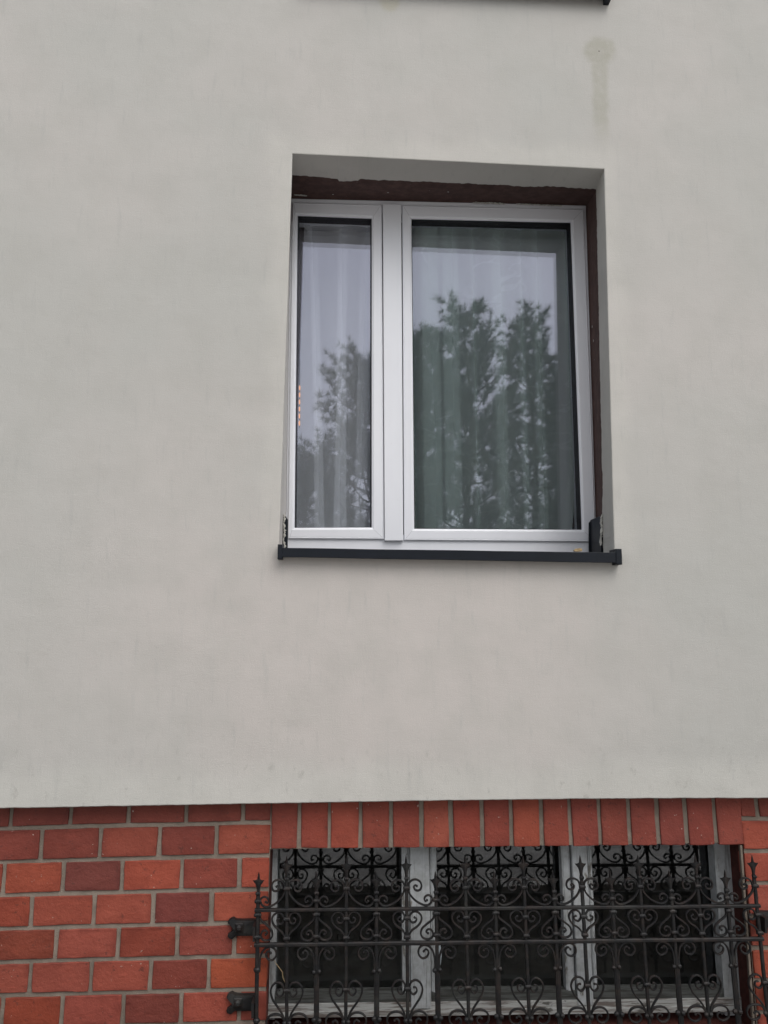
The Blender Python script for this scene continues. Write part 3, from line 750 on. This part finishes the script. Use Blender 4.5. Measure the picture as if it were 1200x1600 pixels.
# ================================================================ WROUGHT IRON GRILLE
GY = 0.006
XR = [403,448,494.5,541,588,635.5,681.5,728,774,820,866.5,911,957,1002,1050,1092.5,1137,1182.5]
def gp(i, dx, v, Y=GY):
    x0 = XR[i]; x = x0 + ((x0-570)*1.6e-4)*(v-1420) + dx
    if x0 < 500: x = x0 + (-0.0 if i else -0.015)*(v-1420) + dx
    y = v + (-0.0085 - 7e-5*(v-1420))*(x-636)
    return P(x, y, Y)
gr = tag(empty('window_grille', P(800,1640,GY)), 'black wrought iron scrollwork grille with spear tips in front of the cellar window', 'window grille')
bpy.context.view_layer.update()
PX = (P(601,1450,GY)-P(600,1450,GY)).x
def gbuild(mb, name, par, smooth=False, mat=None):
    o = mb.build(name, mat or M['iron'], smooth=smooth)
    if par is gr: under(o, gr)
    else: o.parent = par; o.matrix_parent_inverse = Vector and par.matrix_world.inverted()
    bpy.context.view_layer.update(); return o
def hbar(i0, i1, v, ext0, ext1, hz, hy):
    mb = MB(); pts = []
    n = 70
    for k in range(n+1):
        t = k/n*(i1-i0)+i0; i = min(int(t), len(XR)-2); f = t-i
        a = gp(i, 0, v); b = gp(i+1, 0, v); p = a.lerp(b, f)
        if k == 0: p.x -= ext0
        if k == n: p.x += ext1
        p.z += 0.0012*noise.noise(Vector((p.x*6,v,0))); pts.append(p)
    mb.sweep(pts, hz, hy); return mb
for v, hz in ((1420,0.0062),(1473.5,0.0072),(1632,0.0072)):
    gbuild(hbar(0,17,v,0.012,0.012,hz,0.0085), 'rail', gr)
T_UP = [(3,1387),(4.5,1380),(9,1375.5),(15.5,1374.3),(21.5,1377.5),(24,1383.5),(22.5,1389.5),(18,1391.8),(13.3,1389.8),(12.2,1385.5),(14.5,1383.2),(16.6,1384.6)]
T_LO = [(2.5,1389),(6,1398),(14,1407),(23,1412.6),(31,1415),(37,1413.2),(41,1408),(40.3,1402.3),(36,1399.3),(31,1400.6),(28.8,1405),(30.6,1408.6),(33,1407)]
T_MID = [(2.4,1461),(7.6,1453),(15.7,1447),(21.3,1439.5),(21.8,1431),(16,1424.6),(9.2,1424.4),(4.6,1429.5),(4.2,1436),(8,1441),(13,1439.5),(14.4,1435),(11.4,1433.2)]
T_HEART = [(3.5,1589),(8,1578),(15,1567.5),(21.5,1557.5),(24.5,1546),(21.4,1536.3),(14.4,1531.4),(7.4,1533.6),(4.0,1540.5),(5.2,1549.5),(10.2,1553.6),(15.2,1549),(14.2,1543.4),(10.8,1542.6)]
T_BOT = [(3.2,1600),(4.6,1589),(10,1582),(19,1580.2),(27,1583.5),(31.2,1591.5),(29.2,1600.5),(21.8,1605),(14.6,1602),(12.6,1595.5),(16.5,1591.6),(20,1594)]
D_MID = [(3.0,1428),(5.2,1436),(14.5,1444),(21.6,1451),(23.6,1459),(20.6,1465),(14,1467.6),(7.6,1465.4),(5.2,1459.6),(7.6,1453.4),(12.6,1452.2),(15.6,1456),(12.8,1458.4)]
D_HOOK = [(3.6,1515),(4.2,1497),(7,1486),(13,1478.6),(21,1476.6),(28,1481.6),(29.2,1490.5),(23.4,1497.2),(16,1494.6),(13.4,1487.4),(17.4,1483),(21,1486.4)]
def scroll(mb, i, prof, sides, ht=0.0034, hd=0.0058, wob=0):
    for sd in sides:
        k = random.uniform(-0.5,0.5); k2 = random.uniform(-0.6,0.6); sc = random.uniform(0.96,1.05)
        pts = [gp(i, sd*(a*sc + (k if n_ > 1 else 0)), b + (k2 if n_ > 1 else 0)) for n_, (a,b) in enumerate(crom(prof, 5))]
        mb.sweep(pts, ht, hd, taper=lambda t: 1.0 if t < 0.8 else 1.0-0.25*(t-0.8)/0.2)
        mb.bead(pts[-1], 0.0046, 0.006, 0.0046)
def spear(mb, i, tip):
    prof = [(0,0),(1.0,4),(1.9,9),(2.2,12.5),(5.0,14.0),(9.2,14.2),(6.8,17.5),(4.6,20.5),(3.1,25),(2.5,30),(2.3,36)]
    lean = random.uniform(-1.2,1.2)
    L = []
    n = len(prof)
    mid_f = [gp(i, lean*(1-b/36), tip+b, GY-0.0068*min(1,b/10+0.15)) for a,b in prof]; mid_b = [gp(i, lean*(1-b/36), tip+b, GY+0.0068*min(1,b/10+0.15)) for a,b in prof]
    lf = [gp(i, -a+lean*(1-b/36), tip+b) for a,b in prof]; rt = [gp(i, a+lean*(1-b/36), tip+b) for a,b in prof]
    L = [[lf[k], mid_f[k], rt[k], mid_b[k]] for k in range(n)]
    mb.loops(L, 0, None, cap=True)
def collar(mb, i, v, wpx=5.0, hpx=3.2, dx=0):
    c = gp(i, dx, v); w_ = wpx*PX
    mb.box((c.x-w_, GY-0.011, c.z-hpx*PX*0.8), (c.x+w_, GY+0.011, c.z+hpx*PX*0.8), bev=0.0034)
    mb.bead((c.x-w_*0.8, GY-0.005, c.z), 0.006, 0.009, 0.0068); mb.bead((c.x+w_*0.8, GY-0.005, c.z), 0.006, 0.009, 0.0068)
for i in range(18):
    T = i % 2 == 1
    sides = (1,) if i == 0 else ((-1,) if i == 17 else (-1,1))
    top = 1371 if T else 1395
    mb = MB(); bh = 0.0064 if T else 0.0066
    if i == 0: bh = 0.0072
    pts = [gp(i, 0, top-2 + (1636-top)*k/24) for k in range(25)]
    for k, p in enumerate(pts): p.x += 0.0008*noise.noise(Vector((i*3.1, k*0.6, 0)))
    mb.sweep(pts, bh, bh*0.98)
    if not T and i > 0:   # the paired rods beside the bar below the second rail
        for dx in (-3.1, 3.1):
            mb.sweep([gp(i, dx*(0.9 if k < 12 else 1.0), 1500+ (1628-1500)*k/12) for k in range(13)], 0.0034, 0.0052)
        mb.bead(gp(i,-4.4,1517,GY-0.006), 0.0085, 0.009, 0.0085); mb.bead(gp(i,4.2,1516,GY-0.006), 0.0085, 0.009, 0.0085)
        mb.bead(gp(i,-4.2,1591,GY-0.006), 0.0095, 0.009, 0.0095); mb.bead(gp(i,4.2,1592,GY-0.006), 0.0095, 0.009, 0.0095)
    if T:
        for v in (1372,): collar(mb, i, v, 1.9, 1.6)
        for v, w_ in ((1387,4.2),(1434,4.4),(1463.5,4.2),(1544,4.4)): collar(mb, i, v, w_, 3.4)
        mb.bead(gp(i,-3.6,1595,GY-0.006), 0.009, 0.009, 0.009); mb.bead(gp(i,3.6,1595,GY-0.006), 0.009, 0.009, 0.009)
    else:
        for v, w_ in ((1394,2.2),(1406,4.0),(1427,4.6),(1461,4.4)): collar(mb, i, v, w_, 3.2)
        if i == 0:
            for v in (1512,1590): mb.bead(gp(i,0,v), 0.0135, 0.012, 0.0125)
    bar = gbuild(mb, 'bar', gr)
    mb = MB(); spear(mb, i, 1336 if T else 1360); gbuild(mb, 'spear_tip', bar)
    if T:
        for prof, nm in (((T_UP,T_LO),'scroll'),((T_MID,),'heart_scroll'),((T_HEART,),'heart_scroll'),((T_BOT,),'scroll')):
            mb = MB()
            for pr in prof: scroll(mb, i, pr, sides)
            gbuild(mb, nm, bar)
    else:
        mb = MB(); scroll(mb, i, D_MID, sides); gbuild(mb, 'scroll', bar)
        mb = MB(); scroll(mb, i, D_HOOK, sides); gbuild(mb, 'scroll', bar)
# wall brackets with fish-tail ends and bolts
def bracket(xp, yc, s):
    PY = 0.052; mb = MB()
    out = [(0,-12.5),(-28,-12.5),(-35,-15.5),(-42,-12),(-43,-7.5),(-38,-4.5),(-34.5,-1.5),(-34.5,3.5),(-38.5,7),(-43.5,11),(-42,16),(-36.5,17.5),(-32,13.5),(-28,12.5),(0,12.5)]
    px = [(xp+s*a, yc+b) for a,b in crom(out, 3)]
    fr = [P(a,b,PY-0.006) for a,b in px]
    mb.loops([aty(inset(fr,0.0),PY), aty(fr,PY+0.006), aty(fr, 0.072)], 0, None)
    c = sum(fr, Vector())/len(fr)
    mb.loops([[c.lerp(p,0.01) for p in aty(fr,PY)], [c.lerp(p,0.95) for p in aty(fr,PY-0.001)], aty(fr,PY+0.002)], 0, None)
    # strap standing out to the post
    a = P(xp,yc-11.5,PY); b = P(xp,yc+11.5,PY); g_ = P(xp, yc, GY)
    mb.hexa([Vector((a.x-0.004*s,GY-0.009,a.z)),Vector((a.x+0.006*s,GY-0.009,a.z)),Vector((b.x+0.006*s,GY-0.009,b.z)),Vector((b.x-0.004*s,GY-0.009,b.z))],
            [Vector((a.x-0.004*s,PY+0.006,a.z)),Vector((a.x+0.006*s,PY+0.006,a.z)),Vector((b.x+0.006*s,PY+0.006,b.z)),Vector((b.x-0.004*s,PY+0.006,b.z))])
    br = gbuild(mb, 'wall_bracket', gr)
    mb = MB(); q = P(xp-s*25.5*-1*-1 if False else xp - 25.5*s*1.0, yc-0.5, PY-0.012)
    mb.box((q.x-0.016,PY-0.009,q.z-0.016),(q.x+0.016,PY+0.001,q.z+0.016), bev=0.003)
    mb.bead((q.x,PY-0.010,q.z), 0.0145, 0.011, 0.0145, n=6); gbuild(mb, 'bolt', br)
bracket(399, 1451, 1); bracket(397, 1568.5, 1)
bracket(1186, 1438, -1); bracket(1199, 1551, -1)
# dry stalk caught in the ironwork
mb = MB(); mb.tube([P(a,b,GY+0.02) for a,b in ((428,1500),(431,1505),(437,1513),(441.5,1519),(442,1527),(445,1534),(449,1541))], [0.0010,0.0012,0.0013,0.0018,0.002,0.0014,0.0008], 5)
tag(mb.build('dry_stalk', M['leaf']), 'thin dry plant stalk caught in the lower left of the iron grille', 'plant stalk')

# ================================================================ PINES across the yard, seen in the glass
def pine(px, py, Yt, rad_px, seed, label, low=0.22):
    top = P(px, py, 2*G1+Yt); h = top.z; x = top.x; k = (CAM.y*-1+2*G1+Yt)/F
    R = rad_px*k; rnd = random.Random(seed)
    root = tag(empty('pine_tree', (x,-Yt,0)), label, 'tree', 'pine trees reflected in the window glass')
    mb = MB(); n = 14; tp = [Vector((0.10*sin(j*0.7+seed),0.10*cos(j*0.9+seed),h*0.97*j/n)) for j in range(n+1)]
    mb.tube(tp, [0.10*(1-j/n)**0.8+0.008 for j in range(n+1)], 9)
    tv = []; tf = []
    def needles(c, d, s, cnt):
        for _ in range(cnt):
            v = Vector((rnd.gauss(0,1),rnd.gauss(0,1),rnd.gauss(0,1))).normalized()*0.9 + d*0.9; v.normalize()
            sidev = v.cross(Vector((rnd.random(),rnd.random(),rnd.random()))).normalized()*0.0050
            b = len(tv); e = c + v*s*rnd.uniform(0.7,1.2)
            tv.extend([c-sidev, c+sidev, e]); tf.append((b,b+1,b+2))
    nb = int(38+h*3.6)
    for q in range(nb):
        t = low + (1-low)*((q+rnd.random())/nb)
        zz = t*h*0.95; L = R*(max(0.02,1-t)**0.42)*rnd.uniform(0.5,1.15)*min(1.0,0.55+(t-low)*2.2)+0.10
        az = q*2.4+rnd.uniform(-.5,.5); up = rnd.uniform(0.25,0.75)+0.5*t
        i0 = min(n-1,int(zz/h*n)); base = Vector((tp[i0].x,tp[i0].y,zz)); pts = []; 
        for s_ in range(7):
            f = s_/6; pts.append(base+Vector((cos(az)*L*f, sin(az)*L*f, up*L*f*f*0.9+0.04*sin(f*7+q))))
        mb.tube(pts, [0.016*(1-s_/6)*(0.5+L)+0.004 for s_ in range(7)], 5)
        nt_ = int(9+L*18)
        for s_ in range(nt_):
            f = 0.30+0.70*rnd.random()**0.7; a = int(f*5.99); c = pts[a].lerp(pts[a+1], f*6-a if a < 6 else 0)
            tw = Vector((rnd.gauss(0,.6),rnd.gauss(0,.6),rnd.gauss(0.55,.45))); tw.normalize(); ln = rnd.uniform(0.10,0.40)
            e = c+tw*ln; mb.tube([c,e], [0.005,0.003], 4)
            for _ in range(3): needles(c.lerp(e, rnd.uniform(0.25,1.0)), tw, 0.16, 15)
            needles(e, tw, 0.19, 15)
    tr = mb.build('trunk', M['bark'], recalc=False, smooth=True); tr.parent = root
    me = bpy.data.meshes.new('crown'); me.from_pydata(tv, [], tf); me.materials.append(M['needle'])
    cr = bpy.data.objects.new('crown', me); COL.objects.link(cr); cr.parent = root
pine(728, 470, 13.0, 118, 1, 'tallest pine tree standing across the yard behind the viewpoint', 0.27)
pine(826, 486, 13.9, 112, 2, 'second tallest pine tree, right of the tallest one across the yard', 0.27)
pine(905, 520, 12.6, 95, 5, 'broad pine tree at the right end of the row across the yard', 0.27)
pine(578, 546, 12.4, 118, 3, 'slimmer pine tree left of the tallest one across the yard', 0.27)
pine(656, 506, 13.6, 92, 7, 'pine tree between the slimmer and the tallest one across the yard', 0.40)
pine(484, 708, 13.2, 104, 4, 'lowest pine tree at the left end of the row across the yard', 0.30)
